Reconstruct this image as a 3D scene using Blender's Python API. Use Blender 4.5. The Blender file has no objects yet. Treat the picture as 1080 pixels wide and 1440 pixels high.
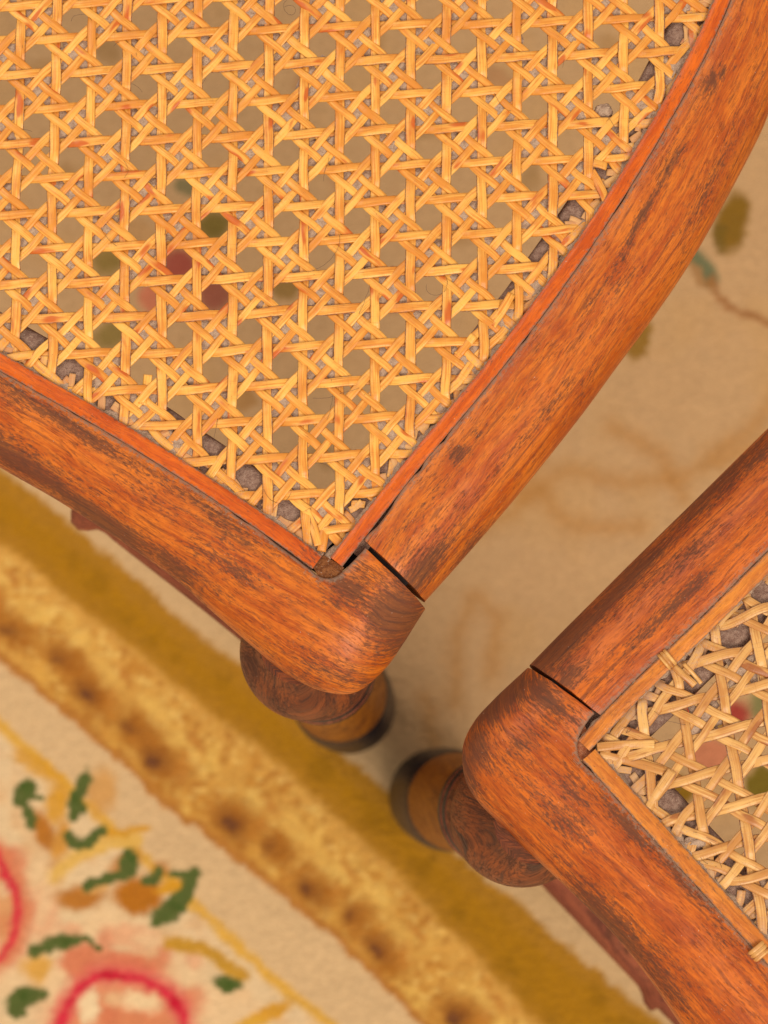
import bpy, math, random
import numpy as np
from mathutils import Vector, Matrix

R = np.random.RandomState(7)
random.seed(7)
scene = bpy.context.scene
coll = scene.collection

# ------------------------------------------------------------------ camera
Z0 = 0.38            # height of the seat tops above the rug
D = 0.55             # camera distance from the seat plane along its axis
MMPX = 0.000185      # metres per photo pixel in the seat plane
FPX = D / MMPX
NAD = (565 - 540, 1100 - 720)          # where straight down falls in the picture
down_cam = Vector((NAD[0], -NAD[1], -FPX)).normalized()
zc = -down_cam                          # world +z written in camera axes
yc = (Vector((0, 1, 0)) - zc * zc.y).normalized()
xc = yc.cross(zc)
Rcw = Matrix((xc, yc, zc))              # camera axes -> world axes
campos = Vector((0, 0, Z0 + D * 0.9918))
cd = bpy.data.cameras.new('camera'); cam = bpy.data.objects.new('camera', cd)
coll.objects.link(cam); scene.camera = cam
cam.matrix_world = Matrix.Translation(campos) @ Rcw.to_4x4()
cd.sensor_fit = 'VERTICAL'; cd.sensor_height = 36; cd.sensor_width = 27
cd.lens = 36 * FPX / 1440
cd.clip_start = 0.02; cd.clip_end = 50
cd.dof.use_dof = True; cd.dof.focus_distance = D + 0.002; cd.dof.aperture_fstop = 15.0
RC = np.array(Rcw)


def P(px, py, z=0.0, rug=False):
    """world points at height z (relative to the seat top) seen at photo pixels"""
    px = np.asarray(px, float); py = np.asarray(py, float); z = np.asarray(z, float)
    zz = z if rug else Z0 + z
    d = np.stack([px - 540, -(py - 720), np.full_like(px, -FPX)], -1) @ RC.T
    k = (zz - campos.z) / d[..., 2]
    out = d * k[..., None]
    out[..., 2] = zz
    out[..., 0] += campos.x; out[..., 1] += campos.y
    return out


# ------------------------------------------------------------------ light
w = bpy.data.worlds.new('World'); scene.world = w; w.use_nodes = True
bg = w.node_tree.nodes['Background']
bg.inputs[0].default_value = (1.0, 0.95, 0.88, 1); bg.inputs[1].default_value = 0.62


def area(name, loc, target, size, power, col):
    l = bpy.data.lights.new(name, 'AREA'); l.shape = 'RECTANGLE'
    l.size, l.size_y = size; l.energy = power; l.color = col
    o = bpy.data.objects.new(name, l); coll.objects.link(o); o.location = loc
    o.rotation_euler = (Vector(target) - Vector(loc)).to_track_quat('-Z', 'Y').to_euler()


area('window_light', (0.55, -1.15, 1.9), (0, 0, 0.3), (1.1, 0.9), 33, (1.0, 0.95, 0.86))
area('room_light', (-1.0, 1.0, 1.9), (0, 0, 0.3), (1.3, 1.0), 15, (1.0, 0.93, 0.84))
scene.view_settings.view_transform = 'Standard'; scene.view_settings.look = 'None'
scene.view_settings.exposure = 0.0; scene.view_settings.gamma = 1.0
scene.cycles.max_bounces = 8


# ------------------------------------------------------------------ helpers
def lin(c):
    c = np.asarray(c, float) / 255.0
    return np.where(c <= 0.04045, c / 12.92, ((c + 0.055) / 1.055) ** 2.4)


def L4(c, g=1.0):
    a = lin(c) * g
    return (float(a[0]), float(a[1]), float(a[2]), 1)


def vnoise(x, y, seed=0):
    x = np.asarray(x, float); y = np.asarray(y, float)
    xi = np.floor(x).astype(np.int64); yi = np.floor(y).astype(np.int64)
    fx = x - xi; fy = y - yi
    fx = fx * fx * (3 - 2 * fx); fy = fy * fy * (3 - 2 * fy)

    def h(a, b):
        n = (a * 374761393 + b * 668265263 + seed * 1442695041) & 0xffffffff
        n = ((n ^ (n >> 13)) * 1274126177) & 0xffffffff
        n = n ^ (n >> 16)
        return (n & 0xffff) / 32767.5 - 1
    a = h(xi, yi); b = h(xi + 1, yi); c = h(xi, yi + 1); d = h(xi + 1, yi + 1)
    return (a * (1 - fx) + b * fx) * (1 - fy) + (c * (1 - fx) + d * fx) * fy


def fbm(x, y, seed=0, oct=3):
    s = 0; a = 1.0; t = 0
    for k in range(oct):
        s = s + a * vnoise(x * 2 ** k, y * 2 ** k, seed + 17 * k); t += a; a *= .5
    return s / t


def sstep(a, b, x):
    t = np.clip((x - a) / (b - a), 0, 1)
    return t * t * (3 - 2 * t)


def catmull(pts, n):
    p = np.asarray(pts, float)
    p = np.vstack([2 * p[0] - p[1], p, 2 * p[-1] - p[-2]])
    out = []
    for i in range(1, len(p) - 2):
        t = np.linspace(0, 1, 24, endpoint=False)[:, None]
        a, b, c, d = p[i - 1], p[i], p[i + 1], p[i + 2]
        out.append(.5 * (2 * b + (c - a) * t + (2 * a - 5 * b + 4 * c - d) * t ** 2 + (3 * b - a - 3 * c + d) * t ** 3))
    q = np.vstack(out + [p[-2][None]])
    s = np.concatenate([[0], np.cumsum(np.linalg.norm(np.diff(q, axis=0), axis=1))])
    u = np.linspace(0, s[-1], n)
    return np.stack([np.interp(u, s, q[:, k]) for k in range(q.shape[1])], 1)


def mesh_obj(name, verts, faces, mat, parent=None, uv=None, attrs=None, smooth=True, kind=None):
    me = bpy.data.meshes.new(name)
    me.from_pydata(np.asarray(verts).tolist(), [], np.asarray(faces).tolist() if isinstance(faces, np.ndarray) else faces)
    if uv is not None:
        lay = me.uv_layers.new(name='grain')
        idx = np.zeros(len(me.loops), np.int32); me.loops.foreach_get('vertex_index', idx)
        lay.data.foreach_set('uv', np.asarray(uv, float)[idx].ravel())
    for k, v in (attrs or {}).items():
        v = np.asarray(v, float)
        if v.ndim == 1:
            a = me.attributes.new(k, 'FLOAT', 'POINT'); a.data.foreach_set('value', v)
        else:
            a = me.attributes.new(k, 'FLOAT_COLOR', 'POINT')
            a.data.foreach_set('color', np.hstack([v, np.ones((len(v), 1))]).ravel())
    if smooth:
        me.polygons.foreach_set('use_smooth', np.ones(len(me.polygons), bool))
    me.materials.append(mat); me.update()
    o = bpy.data.objects.new(name, me); coll.objects.link(o)
    if parent is not None:
        o.parent = parent
        o.matrix_parent_inverse = Matrix.Translation(-parent.location)
    if kind:
        o['kind'] = kind
    return o


def grid_faces(n, m, closed=False):
    """n stations of m points; closed joins the last point of a ring to the first"""
    i = np.arange(n - 1)[:, None]; mm = m if closed else m - 1
    j = np.arange(mm)[None, :]; jn = (j + 1) % m
    return np.stack([i * m + j, i * m + jn, (i + 1) * m + jn, (i + 1) * m + j], -1).reshape(-1, 4)


def empty(name, loc, label, cat, group=None):
    o = bpy.data.objects.new(name, None); coll.objects.link(o); o.location = loc
    o.empty_display_size = 0.05
    o['label'] = label; o['category'] = cat
    if group: o['group'] = group
    return o


# ------------------------------------------------------------------ materials
class NT:
    def __init__(s, name):
        s.m = bpy.data.materials.new(name); s.m.use_nodes = True
        s.t = s.m.node_tree; s.b = s.t.nodes['Principled BSDF']

    def n(s, typ, ins=None, **kw):
        nd = s.t.nodes.new(typ)
        for k, v in kw.items(): setattr(nd, k, v)
        for k, v in (ins or {}).items():
            if isinstance(v, bpy.types.NodeSocket): s.t.links.new(v, nd.inputs[k])
            else: nd.inputs[k].default_value = v
        return nd

    def math(s, op, a, b=0.0, clamp=False):
        return s.n('ShaderNodeMath', {0: a, 1: b}, operation=op, use_clamp=clamp).outputs[0]

    def noise(s, vec, scl, detail=3, rough=.55, dist=0.0, off=(0, 0, 0)):
        mp = s.n('ShaderNodeMapping', {'Vector': vec, 'Scale': scl, 'Location': off})
        return s.n('ShaderNodeTexNoise', {'Vector': mp.outputs[0], 'Scale': 1.0, 'Detail': detail, 'Roughness': rough, 'Distortion': dist}).outputs[0]

    def ramp(s, f, a, b):
        return s.n('ShaderNodeMapRange', {0: f, 1: a, 2: b, 3: 0.0, 4: 1.0}, interpolation_type='SMOOTHSTEP').outputs[0]

    def mix(s, f, a, b, mode='MIX'):
        nd = s.t.nodes.new('ShaderNodeMix'); nd.data_type = 'RGBA'; nd.blend_type = mode
        for k, v in ((0, f), (6, a), (7, b)):
            if isinstance(v, bpy.types.NodeSocket): s.t.links.new(v, nd.inputs[k])
            else: nd.inputs[k].default_value = v
        return nd.outputs[2]

    def set(s, **kw):
        for k, v in kw.items():
            k = k.replace('_', ' ')
            if isinstance(v, bpy.types.NodeSocket): s.t.links.new(v, s.b.inputs[k])
            else: s.b.inputs[k].default_value = v

    def bump(s, h, dist, strength=1.0):
        s.set(Normal=s.n('ShaderNodeBump', {'Height': h, 'Distance': dist, 'Strength': strength}).outputs[0])


def wood(name, light, mid, dark, rough=.42, coat=.04, spec=.25, flecks=1.0, patchy=.5, dusty=1.0, rings=1.0):
    t = NT(name)
    uv = t.n('ShaderNodeUVMap', uv_map='grain').outputs[0]
    # slow waver of the grain
    wv = t.noise(uv, (35, 70, 1), 2)
    wob = t.math('MULTIPLY', t.math('SUBTRACT', wv, .5), .004)
    sep = t.n('ShaderNodeSeparateXYZ', {0: uv})
    v2 = t.math('ADD', sep.outputs[1], wob)
    gv = t.n('ShaderNodeCombineXYZ', {0: sep.outputs[0], 1: v2, 2: 0.0}).outputs[0]
    a = t.noise(gv, (22, 420, 1), 4, .65)
    b = t.noise(gv, (60, 110, 1), 5, .65, off=(3, 1, 0))
    c = t.noise(gv, (250, 1800, 1), 3, .6, off=(7, 2, 0))
    f = t.math('ADD', t.math('MULTIPLY', a, .5), t.math('MULTIPLY', b, .5))
    col = t.mix(t.ramp(f, .40, .60), L4(mid), L4(light))
    # figure: thin curved growth lines
    rg = t.n('ShaderNodeTexWave', {'Vector': t.n('ShaderNodeMapping', {'Vector': gv, 'Scale': (9, 95, 1)}).outputs[0], 'Scale': 1.0,
                                   'Distortion': 5.0, 'Detail': 3.0, 'Detail Scale': .8}, wave_type='BANDS', bands_direction='Y').outputs[1]
    rl = t.math('MULTIPLY', t.math('MULTIPLY', t.ramp(rg, .80, 1.0), t.ramp(b, .45, .62)), .6 * rings)
    col = t.mix(rl, col, L4(dark))
    # short pore flecks
    fl = t.ramp(t.noise(gv, (300, 2300, 1), 2, .5, off=(11, 5, 0)), .53, .64)
    gate = t.ramp(t.noise(uv, (130, 160, 1), 3, .6, off=(2, 9, 0)), .36, .60)
    flm = t.math('MULTIPLY', t.math('MULTIPLY', fl, gate), .5 * flecks)
    col = t.mix(flm, col, L4(dark, .8))
    col = t.mix(t.math('MULTIPLY', t.ramp(c, .48, .62), .30), col, L4(dark))
    col = t.mix(t.math('MULTIPLY', t.ramp(t.noise(gv, (200, 1500, 1), 3, .6, off=(1, 12, 0)), .54, .66), .35), col, L4(light, 1.25))
    # stains and darker outer edges laid out per rail
    st = t.n('ShaderNodeAttribute', attribute_name='dark_mark').outputs[2]
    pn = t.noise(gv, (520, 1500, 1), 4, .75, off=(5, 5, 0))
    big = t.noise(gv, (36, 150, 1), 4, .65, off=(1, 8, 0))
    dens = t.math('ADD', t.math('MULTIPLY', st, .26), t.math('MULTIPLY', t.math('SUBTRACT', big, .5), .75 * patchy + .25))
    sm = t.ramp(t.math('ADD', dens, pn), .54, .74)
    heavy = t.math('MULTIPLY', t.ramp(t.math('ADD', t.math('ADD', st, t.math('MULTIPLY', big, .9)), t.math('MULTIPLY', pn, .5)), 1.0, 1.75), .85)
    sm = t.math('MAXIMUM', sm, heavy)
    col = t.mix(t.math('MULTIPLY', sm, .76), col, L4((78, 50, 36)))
    # grey dust lodged in the pores near the cane
    du = t.n('ShaderNodeAttribute', attribute_name='dust').outputs[2]
    dn = t.noise(uv, (900, 900, 1), 4, .7, off=(4, 4, 0))
    dm = t.math('MULTIPLY', t.ramp(t.math('ADD', t.math('MULTIPLY', du, .5), dn), .62, .9), .8 * dusty)
    col = t.mix(dm, col, L4((140, 112, 92)))
    sp = t.ramp(t.noise(uv, (1500, 1500, 1), 1, .5, off=(8, 1, 0)), .76, .80)
    col = t.mix(t.math('MULTIPLY', sp, .55), col, L4((205, 170, 145)))
    t.set(Base_Color=col, Coat_Weight=coat, Coat_Roughness=.22)
    t.set(Roughness=t.math('ADD', rough, t.math('MULTIPLY', t.math('MAXIMUM', dm, sm), .3), True))
    t.b.inputs['Specular IOR Level'].default_value = spec
    h = t.math('SUBTRACT', t.math('ADD', t.math('MULTIPLY', c, .35), t.math('MULTIPLY', dn, .25)), t.math('MULTIPLY', flm, .9))
    t.bump(h, .00022, .75)
    return t.m


def cane_mat(name, base, deep, red, width, grey=.5):
    t = NT(name)
    uv = t.n('ShaderNodeUVMap', uv_map='grain').outputs[0]
    rnd = t.n('ShaderNodeObjectInfo').outputs['Random']
    sh = t.n('ShaderNodeVectorMath', {0: uv, 1: t.n('ShaderNodeCombineXYZ', {0: t.math('MULTIPLY', rnd, 9.0), 1: t.math('MULTIPLY', rnd, 3.0), 2: 0.0}).outputs[0]}, operation='ADD').outputs[0]
    sep = t.n('ShaderNodeSeparateXYZ', {0: uv})
    a = t.noise(sh, (60, 2200, 1), 3, .6)
    b = t.noise(sh, (70, 120, 1), 3, .6, off=(3, 3, 0))
    col = t.mix(t.ramp(t.math('ADD', t.math('MULTIPLY', a, .45), t.math('MULTIPLY', b, .55)), .42, .58), L4(base), L4(deep))
    col = t.mix(t.math('MULTIPLY', t.math('SUBTRACT', rnd, .3), .5, True), col, L4(deep))
    # nodes and bruises of redder bark
    rd = t.ramp(t.noise(sh, (75, 230, 1), 2, .5, off=(9, 2, 0)), .61, .69)
    col = t.mix(t.math('MULTIPLY', rd, .85), col, L4(red))
    # cross checks
    cr = t.ramp(t.noise(sh, (2600, 150, 1), 2, .6, off=(1, 6, 0)), .56, .72)
    col = t.mix(t.math('MULTIPLY', cr, .30), col, L4(deep, .75))
    st = t.ramp(t.noise(sh, (150, 5200, 1), 2, .6, off=(6, 6, 0)), .60, .70)
    col = t.mix(t.math('MULTIPLY', st, .55), col, L4(red, .5))
    sp = t.ramp(t.noise(sh, (1400, 1800, 1), 2, .6, off=(2, 2, 0)), .70, .76)
    col = t.mix(t.math('MULTIPLY', sp, .7), col, L4((105, 58, 32)))
    # reddish brown rim left by the old finish, fluffed with dust
    av = t.math('ABSOLUTE', sep.outputs[1])
    en = t.math('ADD', av, t.math('MULTIPLY', t.math('SUBTRACT', t.noise(sh, (500, 900, 1), 3), .5), width * .16))
    em = t.ramp(en, width * .38, width * .47)
    dn = t.noise(sh, (1300, 1300, 1), 3, .7, off=(3, 8, 0))
    ec = t.mix(t.ramp(dn, .45, .6), L4((132, 72, 42)), L4((150, 118, 100)))
    col = t.mix(em, col, ec)
    du = t.n('ShaderNodeAttribute', attribute_name='dust').outputs[2]
    dm = t.ramp(t.math('ADD', t.math('MULTIPLY', du, .55), dn), .66, .92)
    col = t.mix(t.math('MULTIPLY', dm, grey), col, L4((178, 142, 116)))
    t.set(Base_Color=col, Roughness=t.math('ADD', .38, t.math('MULTIPLY', t.math('MAXIMUM', em, dm), .4), True))
    t.b.inputs['Specular IOR Level'].default_value = .4
    t.bump(t.math('ADD', t.math('MULTIPLY', a, .6), t.math('ADD', t.math('MULTIPLY', dn, .3), t.math('MULTIPLY', cr, -.3))), .00012, .7)
    return t.m


def dust_mat(name, c1, c2, sc=1.0):
    t = NT(name)
    pos = t.n('ShaderNodeTexCoord').outputs['Object']
    a = t.noise(pos, (700 * sc,) * 3, 5, .75)
    b = t.noise(pos, (2600 * sc,) * 3, 3, .7)
    col = t.mix(t.ramp(a, .38, .62), L4(c1), L4(c2))
    col = t.mix(t.math('MULTIPLY', t.ramp(b, .60, .72), .6), col, L4((214, 190, 168)))
    col = t.mix(t.math('MULTIPLY', t.ramp(b, .42, .30), .6), col, L4((66, 46, 40)))
    t.set(Base_Color=col, Roughness=.95)
    t.b.inputs['Specular IOR Level'].default_value = .1
    t.bump(t.math('ADD', a, b), .0006, .8)
    return t.m


def plain(name, col, rough=.7):
    t = NT(name)
    pos = t.n('ShaderNodeTexCoord').outputs['Object']
    t.set(Base_Color=t.mix(t.noise(pos, (900,) * 3, 4, .7), L4(col, .55), L4(col, 1.4)), Roughness=rough)
    return t.m


M_W1 = wood('stained_beech', (208, 108, 26), (170, 74, 16), (98, 48, 28), patchy=.5)
M_W1R = wood('stained_beech_bow', (206, 108, 28), (170, 74, 18), (98, 48, 28), patchy=.35)
M_W2 = wood('stained_beech_dusty', (202, 100, 24), (160, 68, 16), (92, 44, 26), patchy=.6)
M_LEG = wood('turned_beech', (142, 72, 34), (98, 50, 30), (44, 34, 34), rough=.5, coat=.0, spec=.14, patchy=.9, rings=1.3)
M_AMBER = wood('amber_turning', (160, 96, 20), (130, 72, 16), (70, 40, 22), rough=.5, coat=.0, spec=.1, patchy=.3, rings=.6, flecks=.3)
M_DARKTURN = wood('blackened_turning', (36, 31, 34), (24, 22, 26), (12, 12, 15), rough=.42, coat=.0, spec=.24, patchy=.2, rings=.4, flecks=.2)
M_RUNG = wood('rung_wood', (156, 84, 54), (130, 66, 46), (88, 44, 34), patchy=.3, rough=.6, spec=.1)
M_SPL1 = wood('varnished_reed', (214, 98, 14), (186, 74, 10), (120, 52, 22), rough=.38, coat=.1, flecks=.2, patchy=.15, rings=.2, dusty=1.0)
M_SPL2 = wood('orange_reed', (214, 128, 46), (186, 100, 34), (116, 62, 32), rough=.38, coat=.08, flecks=.4, patchy=.2, rings=.3, dusty=1.0)
M_C1 = cane_mat('golden_cane', (238, 174, 78), (212, 130, 44), (192, 80, 16), .0028)
M_C2 = cane_mat('dull_cane', (220, 166, 94), (188, 124, 60), (152, 82, 36), .0028, .55)
M_LEDGE = dust_mat('dusty_ledge', (134, 100, 84), (164, 130, 110))
M_DUST = dust_mat('lint', (170, 136, 112), (198, 164, 136))
M_JOINT_SHADE = plain('joint_shade', (34, 22, 18), .9)  # near-black colour paints in the shade deep inside open joints and grooves
M_HAIR = plain('hair_lint', (98, 70, 54), .8)


# ------------------------------------------------------------------ frame parts
def dark_mark_val(px, py, blobs):
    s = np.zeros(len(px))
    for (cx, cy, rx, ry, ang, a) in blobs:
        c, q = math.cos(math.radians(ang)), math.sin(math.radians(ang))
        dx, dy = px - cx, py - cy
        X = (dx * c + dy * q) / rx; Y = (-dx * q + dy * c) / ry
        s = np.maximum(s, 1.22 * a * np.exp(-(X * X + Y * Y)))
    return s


PROF = [(0.03, -.0150), (0.0, -.0080), (0.0, -.0012), (0.006, -.0004), (.02, -.0001), (.06, .0002), (.12, .0005), (.2, .0008), (.28, .0009), (.36, .0008),
        (.44, .0005), (.52, -.0001), (.60, -.0009), (.68, -.0019), (.76, -.0032), (.83, -.0046), (.89, -.0062), (.94, -.0080),
        (.975, -.0100), (.993, -.0120), (1.0, -.0140), (.995, -.0165), (.97, -.0195), (.92, -.0220), (.8, -.0250), (.5, -.0262), (.2, -.0255), (.06, -.0220)]


def rail(name, inner, outer, n, mat, parent, uvdir=None, blobs=(), seed=0, cap=(True, True), gaps=(), plain_pts=False):
    I = np.asarray(inner, float) if plain_pts else catmull(inner, n)
    O = np.asarray(outer, float) if plain_pts else catmull(outer, n)
    n = len(I)
    prof = np.array(PROF); m = len(prof)
    Iw = P(I[:, 0], I[:, 1], 0.0); Ow = P(O[:, 0], O[:, 1], -.0125)
    verts = np.zeros((n, m, 3)); uv = np.zeros((n, m, 2)); du = np.zeros((n, m)); pxs = np.zeros((n, m, 2))
    mid = (Iw + Ow) / 2
    s = np.concatenate([[0], np.cumsum(np.linalg.norm(np.diff(mid, axis=0), axis=1))])
    for k, (t, z) in enumerate(prof):
        p = Iw * (1 - t) + Ow * t
        p[:, 2] = Z0 + z
        # hand-worn unevenness
        px = I * (1 - t) + O * t
        pxs[:, k] = px
        nz = fbm(px[:, 0] / 45, px[:, 1] / 45, seed + 5, 2) * .00018 + fbm(px[:, 0] / 14, px[:, 1] / 14, seed + 9, 2) * .00005
        p[:, 2] += nz
        if k <= 4:      # ragged lip beside the groove
            e = fbm(s * 420, s * 0 + 3, seed + 1, 3) * .00012
            for (gx, gy, gl, ga) in gaps:
                e = e + ga * np.exp(-(np.hypot(I[:, 0] - gx, I[:, 1] - gy) / gl) ** 4)
            dirn = (Ow - Iw); dirn[:, 2] = 0; dirn /= np.linalg.norm(dirn, axis=1)[:, None]
            p += dirn * e[:, None]
        verts[:, k] = p
        if uvdir is None:
            uv[:, k, 0] = s
            uv[:, k, 1] = np.linalg.norm(p - Iw, axis=1) - np.minimum(z + .002, 0) * .6
        else:
            ax = np.array([uvdir[0], -uvdir[1], 0]); ax /= np.linalg.norm(ax); ay = np.array([ax[1], -ax[0], 0])
            uv[:, k, 0] = p @ ax
            uv[:, k, 1] = p @ ay - np.minimum(z + .002, 0) * .6
        dist = np.linalg.norm((Ow - Iw)[:, :2], axis=1) * t
        du[:, k] = np.exp(-dist / .0013)
    uv += seed * .137
    for e0, e1 in ((0, 1), (-1, -2)):      # saw-cut ends are never quite true
        dr = mid[e1] - mid[e0]; dr[2] = 0; dr /= np.linalg.norm(dr)
        kk = np.arange(m)
        verts[e0] += dr[None] * (.00022 * (fbm(kk / 2.1, kk * 0, seed + 41, 3) - .3))[:, None]
        verts[e0][3:22, 2] -= .00025
    V = verts.reshape(-1, 3); F = grid_faces(n, m, True).tolist()
    if cap[0]: F.append(list(range(m))[::-1])
    if cap[1]: F.append(list(range((n - 1) * m, n * m)))
    F = [f[::-1] for f in F]
    q = pxs.reshape(-1, 2)
    o = mesh_obj(name, V, F, mat, parent, uv.reshape(-1, 2), {'dark_mark': dark_mark_val(q[:, 0], q[:, 1], blobs), 'dust': du.ravel()})
    fix_normals(o)
    return o


def fix_normals(o):
    import bmesh
    bm = bmesh.new(); bm.from_mesh(o.data); bmesh.ops.recalc_face_normals(bm, faces=bm.faces)
    for e in bm.edges:
        if len(e.link_faces) == 2 and e.calc_face_angle(0) > 1.0: e.smooth = False
    bm.to_mesh(o.data); bm.free()


def reed(name, inner, outer, n, mat, parent, ztop=.0006, seed=0, blobs=(), ridges=0.0, t0=0, t1=1):
    """the spline that locks the cane in its groove, swept between its two edges"""
    I = catmull(inner, n); O = catmull(outer, n)
    a, b = int(t0 * n), int(t1 * n); I = I[a:b]; O = O[a:b]; n = len(I)
    th = np.linspace(0, math.pi, 15); m = 17
    Iw = P(I[:, 0], I[:, 1], 0); Ow = P(O[:, 0], O[:, 1], 0)
    W = np.linalg.norm(Ow - Iw, axis=1)
    s = np.concatenate([[0], np.cumsum(np.linalg.norm(np.diff(Iw, axis=0), axis=1))])
    V = np.zeros((n, m, 3)); uv = np.zeros((n, m, 2)); du = np.zeros((n, m))
    for k in range(m):
        if k < 15:
            t = .5 - .5 * math.cos(th[k]); z = ztop - .0012 + .0012 * math.sin(th[k]) ** .5
        else:
            t = .92 if k == 15 else .08; z = -.0045
        tt = .5 + (t - .5) * (1.0 + .02 * fbm(s * 260, s * 0, seed + 3, 3))
        p = Iw * (1 - tt[:, None]) + Ow * tt[:, None]
        zz = z + .00014 * fbm(s * 160, s * 0 + t * 3, seed, 3) + ridges * math.cos(t * 22) * .5
        p[:, 2] = Z0 + zz
        V[:, k] = p; uv[:, k, 0] = s; uv[:, k, 1] = t * W
        du[:, k] = np.exp(-min(t, 1 - t) / .10) * .9
    uv += seed * .21
    F = grid_faces(n, m, True).tolist(); F += [list(range(m)), list(range((n - 1) * m, n * m))]
    pxm = (I + O) / 2
    st = np.repeat(dark_mark_val(pxm[:, 0], pxm[:, 1], blobs), m)
    o = mesh_obj(name, V.reshape(-1, 3), F, mat, parent, uv.reshape(-1, 2), {'dark_mark': st, 'dust': du.ravel()})
    fix_normals(o); return o


def sd_poly(px, py, poly):
    """distance to an open polyline and which side: positive on the left of travel"""
    px = np.asarray(px, float); py = np.asarray(py, float)
    best = np.full(px.shape, 1e9); sgn = np.ones(px.shape)
    for a, b in zip(poly[:-1], poly[1:]):
        d = b - a; L = (d @ d)
        t = np.clip(((px - a[0]) * d[0] + (py - a[1]) * d[1]) / L, 0, 1)
        qx = px - a[0] - t * d[0]; qy = py - a[1] - t * d[1]
        dd = np.hypot(qx, qy); cr = d[0] * (py - a[1]) - d[1] * (px - a[0])
        m = dd < best - 1e-9
        best = np.where(m, dd, best); sgn = np.where(m, np.sign(cr), sgn)
    return best * sgn


def ledge(name, edge, w, parent, n=90, seed=0, blobs=()):
    """rabbet shelf that runs below the cane along the inside of the rail"""
    E = catmull(edge, n)
    T = np.gradient(E, axis=0); T /= np.linalg.norm(T, axis=1)[:, None]
    N = np.stack([T[:, 1], -T[:, 0]], 1) * (1 if w > 0 else -1); W = abs(w)
    prof = [(-.8, -.0090), (-.8, -.0030), (-.45, -.0030), (-.2, -.0027), (.1, -.0025), (.3, -.0025), (.5, -.0025), (.7, -.0026), (.86, -.0028), (.95, -.0034), (1, -.0050), (1, -.0150), (.9, -.020), (-.3, -.020)]
    m = len(prof); V = np.zeros((n, m, 3))
    for k, (t, z) in enumerate(prof):
        wob = 1 + .07 * fbm(np.arange(n) / 9.0, np.zeros(n), seed, 2)
        q = E + N * (t * W * wob)[:, None]
        V[:, k] = P(q[:, 0], q[:, 1], z + .00022 * fbm(q[:, 0] / 8, q[:, 1] / 8, seed, 3))
    o = mesh_obj(name, V.reshape(-1, 3), grid_faces(n, m, True).tolist(), M_LEDGE, parent)
    fix_normals(o); return o


# ------------------------------------------------------------------ cane weave
SEC = np.array([(-.46, -.5), (.46, -.5), (.5, .0), (.42, .28), (.16, .42), (-.16, .42), (-.42, .28), (-.5, .0)])


def ribbon(name, pts, width, thick, mat, parent, dust=None, roll=None, seed=0):
    n = len(pts)
    T = np.gradient(pts, axis=0); T /= np.linalg.norm(T, axis=1)[:, None]
    S = np.cross(T, [0, 0, 1.0]); S /= np.linalg.norm(S, axis=1)[:, None]
    N = np.cross(S, T)
    s = np.concatenate([[0], np.cumsum(np.linalg.norm(np.diff(pts, axis=0), axis=1))])
    if roll is None: roll = .16 * fbm(s * 90, s * 0, seed, 2)
    c, q = np.cos(roll)[:, None], np.sin(roll)[:, None]
    S2 = S * c + N * q; N2 = N * c - S * q
    wv = width * (1 + .07 * fbm(s * 130, s * 0 + 5, seed + 2, 2))
    V = pts[:, None] + S2[:, None] * (SEC[:, 0][None, :, None] * wv[:, None, None]) + N2[:, None] * (SEC[:, 1][None, :, None] * thick)
    uv = np.zeros((n, 8, 2)); uv[..., 0] = s[:, None] + seed * .031; uv[..., 1] = SEC[:, 0][None] * width
    F = grid_faces(n, 8, True)[:, ::-1].tolist(); F += [list(range(8)), list(range((n - 1) * 8, n * 8))[::-1]]
    dd = np.zeros((n, 8)) if dust is None else np.repeat(dust[:, None], 8, 1)
    return mesh_obj(name, V.reshape(-1, 3), F, mat, parent, uv.reshape(-1, 2), {'dust': dd.ravel()})


class Lattice:
    def __init__(s, pts, quad=True):
        a = np.array(pts, float); s.ij = a[:, :2]; s.quad = quad
        A = s.basis(a[:, 0], a[:, 1])
        s.cx = np.linalg.lstsq(A, a[:, 2], rcond=None)[0]; s.cy = np.linalg.lstsq(A, a[:, 3], rcond=None)[0]
        s.rx = a[:, 2] - A @ s.cx; s.ry = a[:, 3] - A @ s.cy

    def basis(s, u, v):
        c = [np.ones_like(u), u, v]
        if s.quad: c += [u * v, u * u, v * v]
        return np.stack(c, -1)

    def __call__(s, u, v):
        A = s.basis(u, v)
        d2 = (u[:, None] - s.ij[None, :, 0]) ** 2 + (v[:, None] - s.ij[None, :, 1]) ** 2
        wt = np.exp(-d2 / 1.6); W = wt / (wt.sum(1, keepdims=True) + .35)
        return A @ s.cx + W @ s.rx, A @ s.cy + W @ s.ry


DEL = .328


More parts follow.
